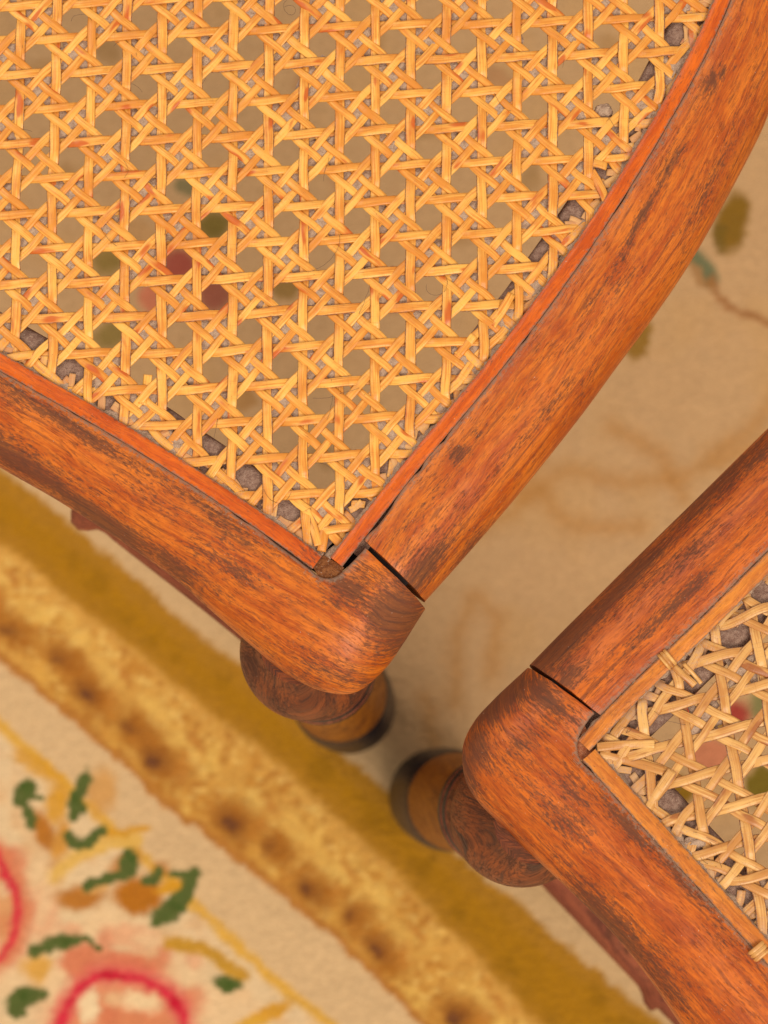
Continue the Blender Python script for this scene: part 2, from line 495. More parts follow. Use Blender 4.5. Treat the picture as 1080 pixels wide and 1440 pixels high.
def weave(parent, lat, inside, urange, vrange, mat, Wd, thick=.00072, zb=-.0014, seed=0, chaos=1.0, name='cane_strand', crossmin=1.2):
    """inside(px,py) -> distance from the groove (positive over the opening)"""
    H = .00062
    u0, u1 = urange; v0, v1 = vrange
    count = 0
    nodes = []

    def keys_interp(t, kt, kz):
        idx = np.clip(np.searchsorted(kt, t) - 1, 0, len(kt) - 2)
        a = kt[idx]; b = kt[idx + 1]; f = np.clip((t - a) / (b - a), 0, 1); f = f * f * (3 - 2 * f)
        return kz[idx] * (1 - f) + kz[idx + 1] * f

    def emit(u, v, z, lat_off, nrm_sign, width, sd):
        nonlocal count
        X, Y = lat(u, v)
        dx = np.gradient(X); dy = np.gradient(Y); L = np.hypot(dx, dy) + 1e-9
        X = X + (-dy / L) * lat_off; Y = Y + (dx / L) * lat_off
        d = inside(X, Y)
        g = np.exp(-np.clip(d, 0, 400) / 38.0) * chaos
        sN = 60.0
        X = X + g * 7.5 * fbm(X / sN + sd, Y / sN, seed + sd, 2) + .7 * fbm(X / 40, Y / 40 + sd * 3.1, seed + 3, 2)
        Y = Y + g * 7.5 * fbm(X / sN, Y / sN + sd, seed + sd + 40, 2) + .7 * fbm(X / 40 + sd * 2.3, Y / 40, seed + 8, 2)
        d = inside(X, Y)
        ok = d > -7
        if ok.sum() < 8: return
        # longest run
        idx = np.where(ok)[0]; runs = np.split(idx, np.where(np.diff(idx) > 1)[0] + 1)
        for r in runs:
            if len(r) < 9: continue
            x, y, zz, dd = X[r], Y[r], z[r], d[r]
            zz = zb + zz - .0010 * np.exp(-np.clip(dd + 4, 0, 99) / 9.0) + .00012 * fbm(x / 30, y / 30, sd, 2)
            dust = np.exp(-np.clip(dd, 0, 400) / 22.0) * (.55 + .5 * fbm(x / 30, y / 30, seed + 77, 2))
            pts = P(x, y, zz)
            count += 1
            ribbon(name, pts, width * (1 + .05 * R.randn()), thick, mat, parent, dust, seed=sd)

    step = .075
    for i in range(int(u0), int(u1) + 1):      # uprights
        t = np.arange(v0, v1, step); kt = []; kz = []
        for j in range(int(v0) - 1, int(v1) + 2):
            A = (i + j) % 2 == 0
            z = H if A else -H
            kt += [j - DEL, j + DEL]; kz += [z * .9, z * .9]
        off = .6 * np.sin(np.pi * t + i)
        emit(np.full_like(t, i), t, keys_interp(t, np.array(kt), np.array(kz)), off, 1, Wd[0], 100 + i)
    for j in range(int(v0), int(v1) + 1):      # cross strands
        t = np.arange(u0, u1, step); kt = []; kz = []
        for i in range(int(u0) - 1, int(u1) + 2):
            B = (i + j) % 2 == 1
            z = H if B else -H
            kt += [i - DEL, i + DEL]; kz += [z * .9, z * .9]
        # over-pieces climb to the right (phase set at B crossings)
        ph = (1 - j) % 2
        off = -1.3 * np.sin(np.pi * (t - ph))
        emit(t, np.full_like(t, j), keys_interp(t, np.array(kt), np.array(kz)), off, 1, Wd[1], 300 + j)
    # falling diagonals u - v = odd +- DEL ; rising diagonals u + v = even +- DEL
    for fam in (0, 1):
        lo, hi = (u0 - v1, u1 - v0) if fam == 0 else (u0 + v0, u1 + v1)
        for c in range(int(lo) - 1, int(hi) + 2):
            if fam == 0 and c % 2 == 0: continue
            if fam == 1 and c % 2 == 1: continue
            for sg in (-1, 1):
                cc = c + sg * DEL
                if fam == 0:      # u = t, v = t - cc
                    t = np.arange(max(u0, v0 + cc), min(u1, v1 + cc), step)
                    if len(t) < 8: continue
                    u, v = t, t - cc
                else:             # u = t, v = cc - t
                    t = np.arange(max(u0, cc - v1), min(u1, cc - v0), step)
                    if len(t) < 8: continue
                    u, v = t, cc - t
                kt = []; kz = []
                a, b = t[0] - 2, t[-1] + 2
                if fam == 0:
                    # crosses rising lines u+v = e +- DEL : 2t - cc = e +- DEL
                    for e in range(int(2 * a - cc) - 2, int(2 * b - cc) + 3):
                        if e % 2: continue
                        for s2 in (-1, 1):
                            kt.append((cc + e + s2 * DEL) / 2); kz.append(H * .5 if sg * s2 > 0 else -H * .5)
                        kt.append((cc + e + 1) / 2); kz.append(0.0)
                else:
                    # crosses falling lines u-v = o +- DEL : 2t - cc = o +- DEL
                    for e in range(int(2 * a - cc) - 2, int(2 * b - cc) + 3):
                        if e % 2 == 0: continue
                        for s2 in (-1, 1):
                            kt.append((cc + e + s2 * DEL) / 2); kz.append(-H * .5 if sg * s2 > 0 else H * .5)
                        kt.append((cc + e + 1) / 2); kz.append(0.0)
                o = np.argsort(kt); kt = np.array(kt)[o]; kz = np.array(kz)[o]
                # lateral swing, one period per cell along the strand
                if fam == 0:
                    # node centre t = (c + even)/2 at sg=0 ; over piece at -+.24 from it
                    tc = (t - (c + 0) / 2.0) - sg * DEL / 2
                    off = -1.4 * np.sin(2 * np.pi * (tc - sg * .24))
                else:
                    tc = (t - (c + 1) / 2.0) - sg * DEL / 2
                    off = -.9 * np.sin(2 * np.pi * (tc + sg * .1))
                emit(u, v, keys_interp(t, kt, kz), off, 1, Wd[2], (500 if fam == 0 else 700) + c * 2 + sg)
    return count


def lint(parent, lat, inside, urange, vrange, seed, edge_curves, zb=-.0010, keep=.96):
    """felted dust caught under the crossings and along the groove"""
    V = []; F = []
    rs = np.random.RandomState(seed)
    for i in range(int(urange[0]), int(urange[1])):
        for j in range(int(vrange[0]), int(vrange[1])):
            if (i + j) % 2 == 0: continue
            cx, cy = lat(np.array([i + .5]), np.array([j + .5])); cx, cy = cx[0], cy[0]
            if inside(np.array([cx]), np.array([cy]))[0] < 4: continue
            if rs.rand() > keep: continue
            nr, na = 4, 20
            base = len(V)
            r0 = 22.5 + 1.8 * rs.randn()
            rr = r0 * (1 + .16 * rs.randn(na)); ph = rs.rand() * 9
            V.append(tuple(P(cx, cy, zb - .0004)))
            for r in range(1, nr + 1):
                for a in range(na):
                    th = a / na * 2 * math.pi
                    q = rr[a] * r / nr * (1 + .62 * abs(math.sin(2 * th)) ** 2.5)
                    x, y = cx + q * math.cos(th), cy + q * math.sin(th)
                    z = zb - .0004 + .00030 * vnoise(np.array(x / 4), np.array(y / 4), seed) - .0009 * (r / nr) ** 2
                    V.append(tuple(P(x, y, z)))
            for a in range(na):
                F.append((base, base + 1 + a, base + 1 + (a + 1) % na))
                for r in range(nr - 1):
                    p = base + 1 + r * na; q = p + na
                    F.append((p + a, q + a, q + (a + 1) % na, p + (a + 1) % na))
    for (crv, side, wmin, wmax, zz) in edge_curves:
        n = 260
        E = catmull(crv, n); T = np.gradient(E, axis=0); T /= np.linalg.norm(T, axis=1)[:, None]
        N = np.stack([T[:, 1], -T[:, 0]], 1) * side
        s = np.arange(n) / n
        W = wmin + (wmax - wmin) * np.clip(.5 + .9 * fbm(s * 40, s * 0, seed + 4, 3), 0, 1)
        base = len(V); m = 6
        for k in range(n):
            for t in range(m):
                f = t / (m - 1)
                q = E[k] + N[k] * (W[k] * (f * 1.25 - .25))
                z = zz - .0012 * f ** 1.5 + .00045 * float(vnoise(np.array(q[0] / 3.2), np.array(q[1] / 3.2), seed + 9)) * (1 - f * .3)
                V.append(tuple(P(q[0], q[1], z)))
        for k in range(n - 1):
            for t in range(m - 1):
                a = base + k * m + t
                F.append((a, a + 1, a + m + 1, a + m))
    return mesh_obj('dust', V, F, M_DUST, parent, kind='stuff')


def tube_mesh(pts, rad, sides=4):
    n = len(pts); T = np.gradient(pts, axis=0); T /= np.linalg.norm(T, axis=1)[:, None] + 1e-12
    S = np.cross(T, [0.1, 0.2, 1.0]); S /= np.linalg.norm(S, axis=1)[:, None]; N = np.cross(S, T)
    V = np.zeros((n, sides, 3))
    for k in range(sides):
        a = 2 * math.pi * k / sides
        V[:, k] = pts + (S * math.cos(a) + N * math.sin(a)) * (rad if np.isscalar(rad) else rad[:, None])
    F = grid_faces(n, sides, True).tolist() + [list(range(sides))[::-1], list(range((n - 1) * sides, n * sides))]
    return V.reshape(-1, 3), F


def hairs(parent, spots, seed):
    rs = np.random.RandomState(seed); V = []; F = []
    for (x, y, L) in spots:
        n = 26; ang = rs.rand() * 6.3; k = rs.randn() * .08
        p = [(x, y)]
        for i in range(n - 1):
            ang += k + rs.randn() * .10
            p.append((p[-1][0] + L / n * math.cos(ang), p[-1][1] + L / n * math.sin(ang)))
        p = np.array(p); z = -.0010 + .0012 * fbm(np.arange(n) / 9.0, np.zeros(n), int(x), 2)
        v, f = tube_mesh(P(p[:, 0], p[:, 1], z), .00005, 3)
        b = len(V); V += v.tolist(); F += [[q + b for q in g] for g in f]
    return mesh_obj('hair', V, F, M_HAIR, parent, kind='stuff')


def scrap(parent, x, y, ang, L, width=13, z=-.0002, bend=.2, mat=None, tilt=0.0, seed=0):
    """a loose end of cane lying over the others near the groove"""
    n = max(8, int(L / 3)); t = np.linspace(-.5, .5, n)
    a = math.radians(ang)
    th = a + bend * t
    X = x + np.cumsum(np.cos(th)) * L / n; Y = y + np.cumsum(np.sin(th)) * L / n
    X -= X.mean() - x; Y -= Y.mean() - y
    pts = P(X, Y, z + tilt * t + .0004 * np.sin(t * 5 + seed))
    return ribbon('loose_cane_end', pts, width * MMPX, .0008, mat or M_C1, parent, np.full(n, .15), roll=.25 * np.sin(t * 4 + seed), seed=900 + seed)


def ends(parent, crv, side, n, seed, sgn, mat):
    """short flattened strand ends pressed into the groove beside the spline"""
    E = catmull(crv, 400); T = np.gradient(E, axis=0); T /= np.linalg.norm(T, axis=1)[:, None]
    N = np.stack([T[:, 1], -T[:, 0]], 1) * side; rs = np.random.RandomState(seed)
    for q in range(n):
        k = int((q + rs.rand() * .9) / n * 398); off = rs.uniform(2, 15)
        x, y = E[k] + N[k] * off
        if not (-120 < x < 1180 and -120 < y < 1500): continue
        a = rs.choice([0, 90, 45, -45]) + rs.randn() * 14
        L = rs.uniform(15, 30); m = 9; t = np.linspace(-.5, .5, m); ar = math.radians(a)
        X = x + np.cos(ar + rs.randn() * .3 * t) * t * L; Y = y + np.sin(ar + rs.randn() * .3 * t) * t * L
        Z = -.0019 - .0002 * rs.rand() + .0004 * t * rs.randn()
        ribbon('cane_end', P(X, Y, Z), rs.uniform(9, 13) * MMPX, .0005, mat, parent, np.full(m, rs.uniform(.5, 1.0)), seed=1500 + seed * 9 + q)


def clump(name, parent, x, y, z, rx, ry, rz, mat, seed=0, ang=0):
    import bmesh
    bm = bmesh.new(); bmesh.ops.create_icosphere(bm, subdivisions=4, radius=1)
    c = P(x, y, z); ca, sa = math.cos(ang), math.sin(ang)
    for v in bm.verts:
        k = 1 + .22 * float(fbm(np.array(v.co.x * 2.2 + v.co.z), np.array(v.co.y * 2.2 - v.co.z), seed, 3)) + .10 * float(vnoise(np.array(v.co.x * 9), np.array(v.co.y * 9 + v.co.z * 7), seed + 2))
        X = v.co.x * rx * MMPX * k; Y = v.co.y * ry * MMPX * k
        v.co = Vector((c[0] + X * ca - Y * sa, c[1] + X * sa + Y * ca, c[2] + v.co.z * rz * MMPX * k))
    V = [tuple(v.co) for v in bm.verts]; F = [[q.index for q in f.verts] for f in bm.faces]; bm.free()
    return mesh_obj(name, V, F, mat, parent)


def lathe(name, A, B, prof, mat, parent, seg=56, seed=0):
    """turned part: prof = [(distance down from A, radius)] along the line A->B"""
    A = np.array(A); B = np.array(B); ax = (B - A) / np.linalg.norm(B - A)
    S = np.cross(ax, [0, 1.0, 0]); S /= np.linalg.norm(S); N = np.cross(ax, S)
    pr = catmull(prof, max(40, len(prof) * 7)) if len(prof) > 2 else np.array(prof)
    n = len(pr); V = np.zeros((n, seg, 3)); uv = np.zeros((n, seg, 2))
    per = np.concatenate([[0], np.cumsum(np.linalg.norm(np.diff(pr, axis=0), axis=1))])
    for k in range(seg):
        a = 2 * math.pi * k / seg
        V[:, k] = A + ax * pr[:, :1] + (S * math.cos(a) + N * math.sin(a)) * pr[:, 1:2]
        uv[:, k, 0] = per * .7 + .012 * math.cos(a) + seed * .3; uv[:, k, 1] = .014 * math.sin(a) + .010 * math.cos(2 * a) + per * .10
    F = grid_faces(n, seg, True).tolist() + [list(range(seg)), list(range((n - 1) * seg, n * seg))]
    o = mesh_obj(name, V.reshape(-1, 3), F, mat, parent, uv.reshape(-1, 2), {'dark_mark': np.full(n * seg, .25), 'dust': np.zeros(n * seg)})
    fix_normals(o); return o


def block(name, poly, z0, z1, mat, parent):
    n = len(poly); p = np.array(poly, float)
    a = P(p[:, 0], p[:, 1], z1); b = P(p[:, 0], p[:, 1], z0)
    V = np.vstack([a, b]); F = [list(range(n)), list(range(n, 2 * n))[::-1]] + [[i, (i + 1) % n, n + (i + 1) % n, n + i] for i in range(n)]
    o = mesh_obj(name, V, F, mat, parent, smooth=False); fix_normals(o); return o


def leg(parent, top_px, d0, foot_px, seed):
    A = P(*top_px, -d0); B = P(*foot_px, -Z0 + .0005)
    L = np.linalg.norm(B - A)
    K = lambda d: (d - d0) * L / (Z0 - d0)
    up = [(K(.016), .0110), (K(.024), .0135), (K(.034), .0172), (K(.048), .0190), (K(.062), .0186), (K(.074), .0160), (K(.082), .0142), (K(.086), .0140),
          (K(.090), .0158), (K(.097), .0168), (K(.104), .0160), (K(.107), .0146)]
    lg = lathe('leg', A, B, up, M_LEG, parent, seed=seed)
    lathe('turned_ring', A, B, [(K(.105), .0138), (K(.108), .0158), (K(.112), .0170), (K(.116), .0165), (K(.118), .0158), (K(.122), .0166), (K(.127), .0172), (K(.133), .0158), (K(.135), .0145)], M_DARKTURN, lg, seed=seed + 1)
    for q, r in ((.1055, .0166), (.1180, .0172), (.1340, .0166)):
        lathe('bead', A, B, [(K(q - .0014), r - .0022), (K(q - .0008), r - .0003), (K(q), r), (K(q + .0008), r - .0003), (K(q + .0014), r - .0022)], M_RUNG, lg, seed=seed + 5)
    lathe('lower_leg', A, B, [(K(.134), .0150), (K(.150), .0156), (K(.19), .0166), (K(.23), .0176), (K(.255), .0182), (K(.262), .0176)], M_AMBER, lg, seed=seed + 2)
    lathe('foot', A, B, [(K(.261), .0172), (K(.268), .0190), (K(.285), .0200), (K(.31), .0203), (K(.33), .0201), (K(.352), .0200), (K(.368), .0190), (K(.38), .0165)], M_DARKTURN, lg, seed=seed + 3)
    return lg


def rung(parent, a_px, b_px, d, prof, mat, seed=0):
    A = P(*a_px, -d); B = P(*b_px, -d); L = np.linalg.norm(B - A)
    return lathe('stretcher', A, B, [(t * L, r) for t, r in prof], mat, parent, 32, seed)


# ================================================================== rug and floor
def rug_colour(X, Y):
    """woven pattern, in pixels of the photograph projected onto the rug"""
    # each colour fills whole stitches
    cx_, cy_ = np.floor(X / 3.6), np.floor(Y / 3.6)
    jit = vnoise(cx_ * 7.3, cy_ * 5.1, 91)
    X = (cx_ + .5) * 3.6; Y = (cy_ + .5) * 3.6
    Xq = X
    wx = Xq + 5 * fbm(X / 20, Y / 20, 11, 2) + 4 * fbm(X / 7, Y / 7, 14, 2); wy = Y + 5 * fbm(X / 20, Y / 20, 12, 2) + 4 * fbm(X / 7, Y / 7, 15, 2)
    fine = fbm(X / 7, Y / 3.5, 13, 3)

    def C(*c): return lin(c)
    col = np.ones(X.shape + (3,)) * C(190, 150, 106)

    def put(mask, c, a=1.0):
        nonlocal col
        col = col * (1 - (mask * a)[..., None]) + C(*c) * (mask * a)[..., None]

    def curve(x, pts):
        p = np.array(pts, float); y = np.interp(x, p[:, 0], p[:, 1])
        s0 = (p[1, 1] - p[0, 1]) / (p[1, 0] - p[0, 0]); s1 = (p[-1, 1] - p[-2, 1]) / (p[-1, 0] - p[-2, 0])
        y = np.where(x < p[0, 0], p[0, 1] + (x - p[0, 0]) * s0, y)
        return np.where(x > p[-1, 0], p[-1, 1] + (x - p[-1, 0]) * s1, y)

    def ell(cx, cy, rx, ry, ang, c, a=1.0, soft=.25):
        q, s = math.cos(math.radians(ang)), math.sin(math.radians(ang))
        dx, dy = wx - cx, wy - cy
        r = np.sqrt(((dx * q + dy * s) / rx) ** 2 + ((-dx * s + dy * q) / ry) ** 2)
        put(1 - sstep(1 - soft, 1 + soft, r), c, a)

    def line(pts, wd, c, a=1.0, soft=.5):
        p = [np.array(q, float) for q in pts]; best = np.full(X.shape, 1e9)
        for A, B in zip(p[:-1], p[1:]):
            d = B - A; t = np.clip(((wx - A[0]) * d[0] + (wy - A[1]) * d[1]) / (d @ d), 0, 1)
            best = np.minimum(best, np.hypot(wx - A[0] - t * d[0], wy - A[1] - t * d[1]))
        put(1 - sstep(wd * (1 - soft), wd * (1 + soft), best), c, a)

    # soft mottling of the field
    put(sstep(-.1, .6, fbm(X / 90, Y / 90, 20, 3)), (192, 148, 96), .5)
    # faint scrolls in the tan field
    for pts in ([(640, 990), (640, 900), (670, 840), (700, 870), (690, 950)], [(740, 700), (800, 660), (880, 680), (960, 670), (1080, 620)],
                [(760, 690), (800, 740), (900, 740)], [(1000, 640), (1060, 600), (1090, 560)], [(650, 760), (720, 720), (760, 650)],
                [(860, 600), (930, 640), (960, 700)], [(600, 980), (610, 1040)]):
        line(pts, 15, (172, 112, 38), .26, .95); line(pts, 6, (168, 108, 34), .2, .95)
    # sprigs on the field
    ell(1030, 312, 24, 44, 12, (128, 92, 22), 1); ell(1012, 335, 12, 22, 0, (110, 84, 24), .8)
    line([(965, 352), (988, 370), (1002, 392)], 11, (98, 104, 72), .95); line([(1002, 392), (1010, 420), (1035, 440), (1085, 455)], 6, (150, 98, 54), .8)
    line([(960, 360), (985, 395), (1000, 400)], 7, (150, 104, 56), .7)
    ell(900, 478, 15, 30, 15, (140, 100, 30), .95)
    # blossoms seen through the large seat
    ell(300, 318, 26, 24, 0, (106, 90, 26), .9, .5); ell(152, 368, 24, 20, 0, (124, 102, 36), .8, .5); ell(158, 472, 30, 20, -20, (124, 104, 40), .8, .5)
    ell(250, 372, 28, 26, 0, (150, 48, 48), .85, .5); ell(300, 412, 26, 30, 0, (138, 54, 48), .8, .5); ell(222, 420, 30, 26, 0, (196, 116, 84)); ell(262, 262, 20, 14, 0, (110, 106, 70), .8)
    ell(190, 330, 26, 22, 0, (186, 140, 90), .8); ell(400, 400, 24, 20, 10, (138, 104, 44), .8); ell(340, 560, 22, 18, 0, (168, 118, 60), .7)
    for k, (x, y) in enumerate([(60, 100), (150, 70), (430, 120), (520, 60), (600, 180), (700, 110), (860, 70), (745, 250), (560, 420), (640, 330), (455, 640), (480, 250), (90, 250)]):
        ell(x, y, 24, 15, 40 * k, [(160, 116, 62), (142, 104, 52), (168, 112, 72)][k % 3], .5, .6)
    # blossoms seen through the small seat
    ell(1034, 1006, 20, 20, 0, (156, 30, 36), .9, .5); ell(1066, 992, 12, 22, 0, (108, 112, 62), .8, .6); ell(972, 992, 20, 18, 0, (186, 46, 44), .9)
    ell(1000, 1064, 34, 26, 0, (196, 112, 80), .8); ell(957, 1110, 22, 16, 20, (136, 98, 16)); ell(1072, 1105, 24, 30, 0, (116, 96, 24)); ell(1012, 1014, 14, 14, 0, (140, 104, 20), .8)
    # border
    U = [(23, 679), (155, 786), (272, 889), (389, 975), (485, 1062), (550, 1122), (630, 1194), (720, 1268), (798, 1333), (904, 1422)]
    Lw = [(0, 762), (97, 846), (187, 914), (272, 984), (389, 1074), (470, 1148), (540, 1212), (620, 1295), (709, 1391)]
    Od = [(0, 924), (89, 998), (140, 1042), (187, 1085), (225, 1126), (290, 1172), (370, 1232), (480, 1325), (540, 1385), (600, 1440)]
    Yl = [(0, 1010), (39, 1045), (95, 1095), (180, 1175), (275, 1265), (350, 1335), (400, 1380), (480, 1446)]
    yu, yl, yo, yy = curve(wx, U), curve(wx, Lw), curve(wx, Od), curve(wx, Yl)
    # cream strip above the gold
    put(sstep(yu - 92, yu - 40, wy), (204, 168, 122), .75)
    put(sstep(yu - 12, yu + 5, wy), (166, 114, 24), 1)
    put(sstep(yu + 20, yu + 45, wy) * (1 - sstep(yl - 50, yl - 10, wy)), (164, 112, 6), 1)
    put(sstep(yu + 10, yu + 35, wy) * (1 - sstep(yl - 40, yl - 10, wy)) * sstep(0, .5, fbm(X / 35, Y / 35, 77, 3)), (144, 98, 0), .7)
    put(sstep(yl - 14, yl + 9, wy), (206, 152, 70), 1)
    o = sstep(yl, yl + 14, wy) * (1 - sstep(yo - 14, yo + 2, wy))
    put(o * sstep(-.1, .5, fbm(X / 30, Y / 30, 31, 3)), (220, 172, 84), .8)
    put(o * sstep(.0, .6, fbm(X / 22, Y / 22, 35, 3)), (186, 124, 44), .8)
    put(o * sstep(.15, .5, fbm(X / 9 + Y / 30, Y / 12, 36, 2)), (162, 96, 26), .55); put(o * sstep(.2, .55, fbm(X / 11, Y / 8, 38, 2)), (230, 188, 104), .6)
    # brown eyes in the ornate band, and paler petals round them
    eyes = [(12, 885, 16, 10, 1), (84, 926, 18, 10, 1), (120, 975, 21, 13, 2), (183, 1025, 16, 11, 1), (218, 1068, 22, 14, 2), (325, 1158, 23, 15, 2), (380, 1190, 12, 10, 0), (435, 1250, 20, 12, 2),
            (492, 1285, 10, 14, 1), (530, 1335, 20, 12, 2), (640, 1430, 20, 14, 2), (-40, 835, 20, 13, 2), (-120, 770, 20, 13, 2), (-210, 690, 20, 13, 2), (730, 1520, 20, 14, 2), (830, 1610, 20, 14, 2)]
    for k, (cx, cy, rx, ry, st) in enumerate(eyes):
        ell(cx + 34, cy - 26, 26, 15, 35, (226, 180, 92), .55, .7)
        ell(cx - 18, cy + 8, 12, 26, 20, (216, 160, 70), .6, .6)
        ell(cx + 10, cy + 4, rx * 2.2, ry * 2.1, 42, (158, 92, 20), .8, .6)
        ell(cx - 26, cy - 18, 14, 9, 40, (180, 116, 40), .6, .6)
        ell(cx, cy, rx, ry, 40, (124, 70, 26), [.35, .55, .75][st], .75)
        ell(cx - 3, cy + 2, rx * .45, ry * .5, 40, (96, 54, 34), [.2, .4, .8][st], .6)
        if st == 2:
            ell(cx + 58, cy - 22, 18, 6, 55, (180, 112, 42), .7, .6); ell(cx + 40, cy + 8, 8, 18, 10, (190, 124, 48), .6, .6)
            line([(cx - 30, cy + 16), (cx - 4, cy + 38), (cx + 36, cy + 62)], 5, (176, 112, 40), .7, .8)
    put(sstep(yo - 16, yo - 2, wy) , (176, 114, 46), 1)
    put(sstep(yo + 0, yo + 12, wy), (210, 174, 128), 1)
    put(sstep(yy - 6, yy + 6, wy), (214, 162, 66), 1)
    put(sstep(yy + 12, yy + 30, wy), (220, 188, 144), 1)
    low = sstep(yy + 10, yy + 30, wy)
    put(low * sstep(0, .6, fbm(X / 40, Y / 40, 41, 3)), (214, 168, 118), .7)
    # the bouquet
    CR = (226, 190, 144); PK = (222, 164, 122); SA = (208, 118, 82); RD = (206, 22, 58); BR = (176, 106, 22); GO = (206, 146, 34); G = (80, 94, 42); TA = (204, 146, 74)
    line([(28, 1064), (72, 1090), (92, 1122)], 11, GO, .8, .7); ell(142, 1112, 20, 32, 10, TA, .8, .5); ell(78, 1134, 16, 24, 0, GO, .9, .4)
    ell(60, 1168, 13, 30, -25, BR, .95, .4); ell(86, 1182, 12, 28, 8, (200, 136, 40), .9, .5); ell(74, 1222, 12, 14, 0, BR, .6, .5)
    line([(150, 1172), (178, 1170), (205, 1166)], 7, GO, .9); line([(72, 1234), (104, 1208), (150, 1186), (190, 1184)], 10, (218, 172, 84), .95)
    ell(52, 1225, 20, 24, 30, CR, .8, .5); ell(60, 1285, 22, 38, 0, PK, .9, .5); ell(64, 1270, 10, 30, 10, CR, .7, .6)
    ell(115, 1262, 36, 18, -8, BR, .95, .4); ell(136, 1246, 20, 8, -10, (214, 160, 90), .9, .5); ell(196, 1258, 36, 26, -10, BR, 1, .3); ell(175, 1215, 26, 14, -30, BR, .8, .4)
    ell(244, 1248, 26, 9, -14, GO, 1, .4); ell(228, 1222, 14, 10, 40, BR, .7, .5)
    ell(142, 1296, 36, 17, -24, CR, 1, .3); ell(100, 1308, 18, 10, 20, PK, .9, .5)
    # rose at the left edge
    ell(-6, 1280, 44, 92, 0, PK, .9, .3); ell(14, 1212, 20, 22, 0, SA, .8, .6)
    line([(-4, 1196), (12, 1228), (28, 1256), (32, 1280), (26, 1312), (14, 1340), (-6, 1360)], 15, SA, .9, .7)
    ell(4, 1282, 17, 40, 0, (212, 150, 98), .95, .4); ell(8, 1252, 8, 10, 0, CR, .8, .6); ell(6, 1300, 10, 16, 0, (206, 130, 84), .8, .6)
    line([(-8, 1196), (6, 1228), (20, 1252), (26, 1276), (22, 1308), (12, 1332), (-6, 1352)], 6.5, RD, .9, .75)
    ell(8, 1382, 30, 16, -14, CR, .8, .5); ell(56, 1362, 24, 20, 30, (212, 156, 66), .95, .5)
    # rose at the bottom
    ell(176, 1436, 118, 84, 0, PK, .95, .25); ell(190, 1318, 40, 18, 12, PK, .95, .4); ell(210, 1322, 24, 10, 10, CR, .7, .6)
    ell(112, 1352, 30, 24, -20, SA, .95, .4); ell(182, 1356, 46, 16, 4, SA, .95, .4); ell(238, 1346, 18, 18, 0, SA, .8, .5); ell(148, 1330, 14, 22, 10, SA, .7, .6)
    ell(266, 1356, 30, 30, 0, CR, .9, .4); ell(272, 1350, 12, 14, 0, PK, .8, .5); ell(78, 1386, 15, 30, 12, CR, .9, .4); ell(270, 1412, 22, 22, 0, SA, .8, .5)
    ell(174, 1446, 82, 66, 0, (212, 132, 92), 1, .25)
    line([(84, 1442), (94, 1412), (110, 1386), (136, 1372), (166, 1366), (202, 1374), (234, 1392), (252, 1414), (264, 1444)], 15, (214, 92, 84), .85, .7)
    line([(86, 1442), (96, 1412), (112, 1387), (136, 1374), (166, 1369), (200, 1376), (230, 1393), (250, 1416), (262, 1444)], 6.5, RD, .9, .75)
    ell(160, 1371, 20, 5, 0, (190, 10, 46), 1, .4); ell(246, 1408, 12, 6, 50, (190, 10, 46), 1, .4)
    ell(124, 1414, 15, 24, 12, (232, 202, 158), 1, .4); ell(196, 1408, 30, 14, 18, (230, 196, 150), 1, .4); ell(158, 1404, 10, 12, 0, (224, 178, 130), .9, .5); ell(156, 1430, 14, 16, 0, SA, .9, .5); ell(206, 1440, 44, 9, 10, (210, 128, 86), .9, .5)
    ell(318, 1425, 40, 40, 0, CR, .8, .5); line([(240, 1327), (285, 1333), (322, 1358), (340, 1372)], 9, (190, 138, 30), .95, .5)
    ell(378, 1424, 34, 11, -30, GO, .95, .4); ell(352, 1440, 24, 9, -10, (214, 160, 54), .9, .4)
    for e in ((36, 1111, 15, 14, 0), (50, 1121, 11, 5, 8), (30, 1130, 11, 10, 0), (40, 1150, 8, 20, -12), (119, 1102, 9, 18, 22), (108, 1130, 10, 24, 8), (104, 1148, 8, 10, 0),
              (181, 1212, 14, 18, 0), (160, 1234, 32, 10, -14), (124, 1243, 10, 8, -20), (214, 1236, 12, 9, 10), (224, 1226, 8, 8, 0), (258, 1230, 22, 7, -4), (230, 1286, 22, 15, -35),
              (86, 1326, 30, 12, -10), (52, 1336, 16, 9, -20), (30, 1404, 26, 16, -18), (54, 1396, 12, 9, 0), (24, 1422, 14, 9, 20), (320, 1382, 20, 12, 12)):
        ell(*e, G, 1, .2)
    line([(98, 1176), (106, 1190), (124, 1187), (136, 1176), (143, 1166)], 8, G, 1, .25); line([(270, 1234), (262, 1254), (250, 1270), (234, 1284)], 11, G, 1, .25); line([(104, 1322), (124, 1324), (138, 1336)], 5, G, 1, .3)
    for x, y in ((34, 1106), (182, 1208), (248, 1274), (90, 1326), (34, 1402), (108, 1126), (322, 1384)):
        ell(x, y, 9, 5, 30, (58, 84, 26), .8, .5)
    # the same bouquet spaced along the border, out of the picture
    col *= (1 + .11 * fine + .035 * jit)[..., None]
    col *= np.array([.97, .94, .90])
    return np.clip(col, 0, 1)


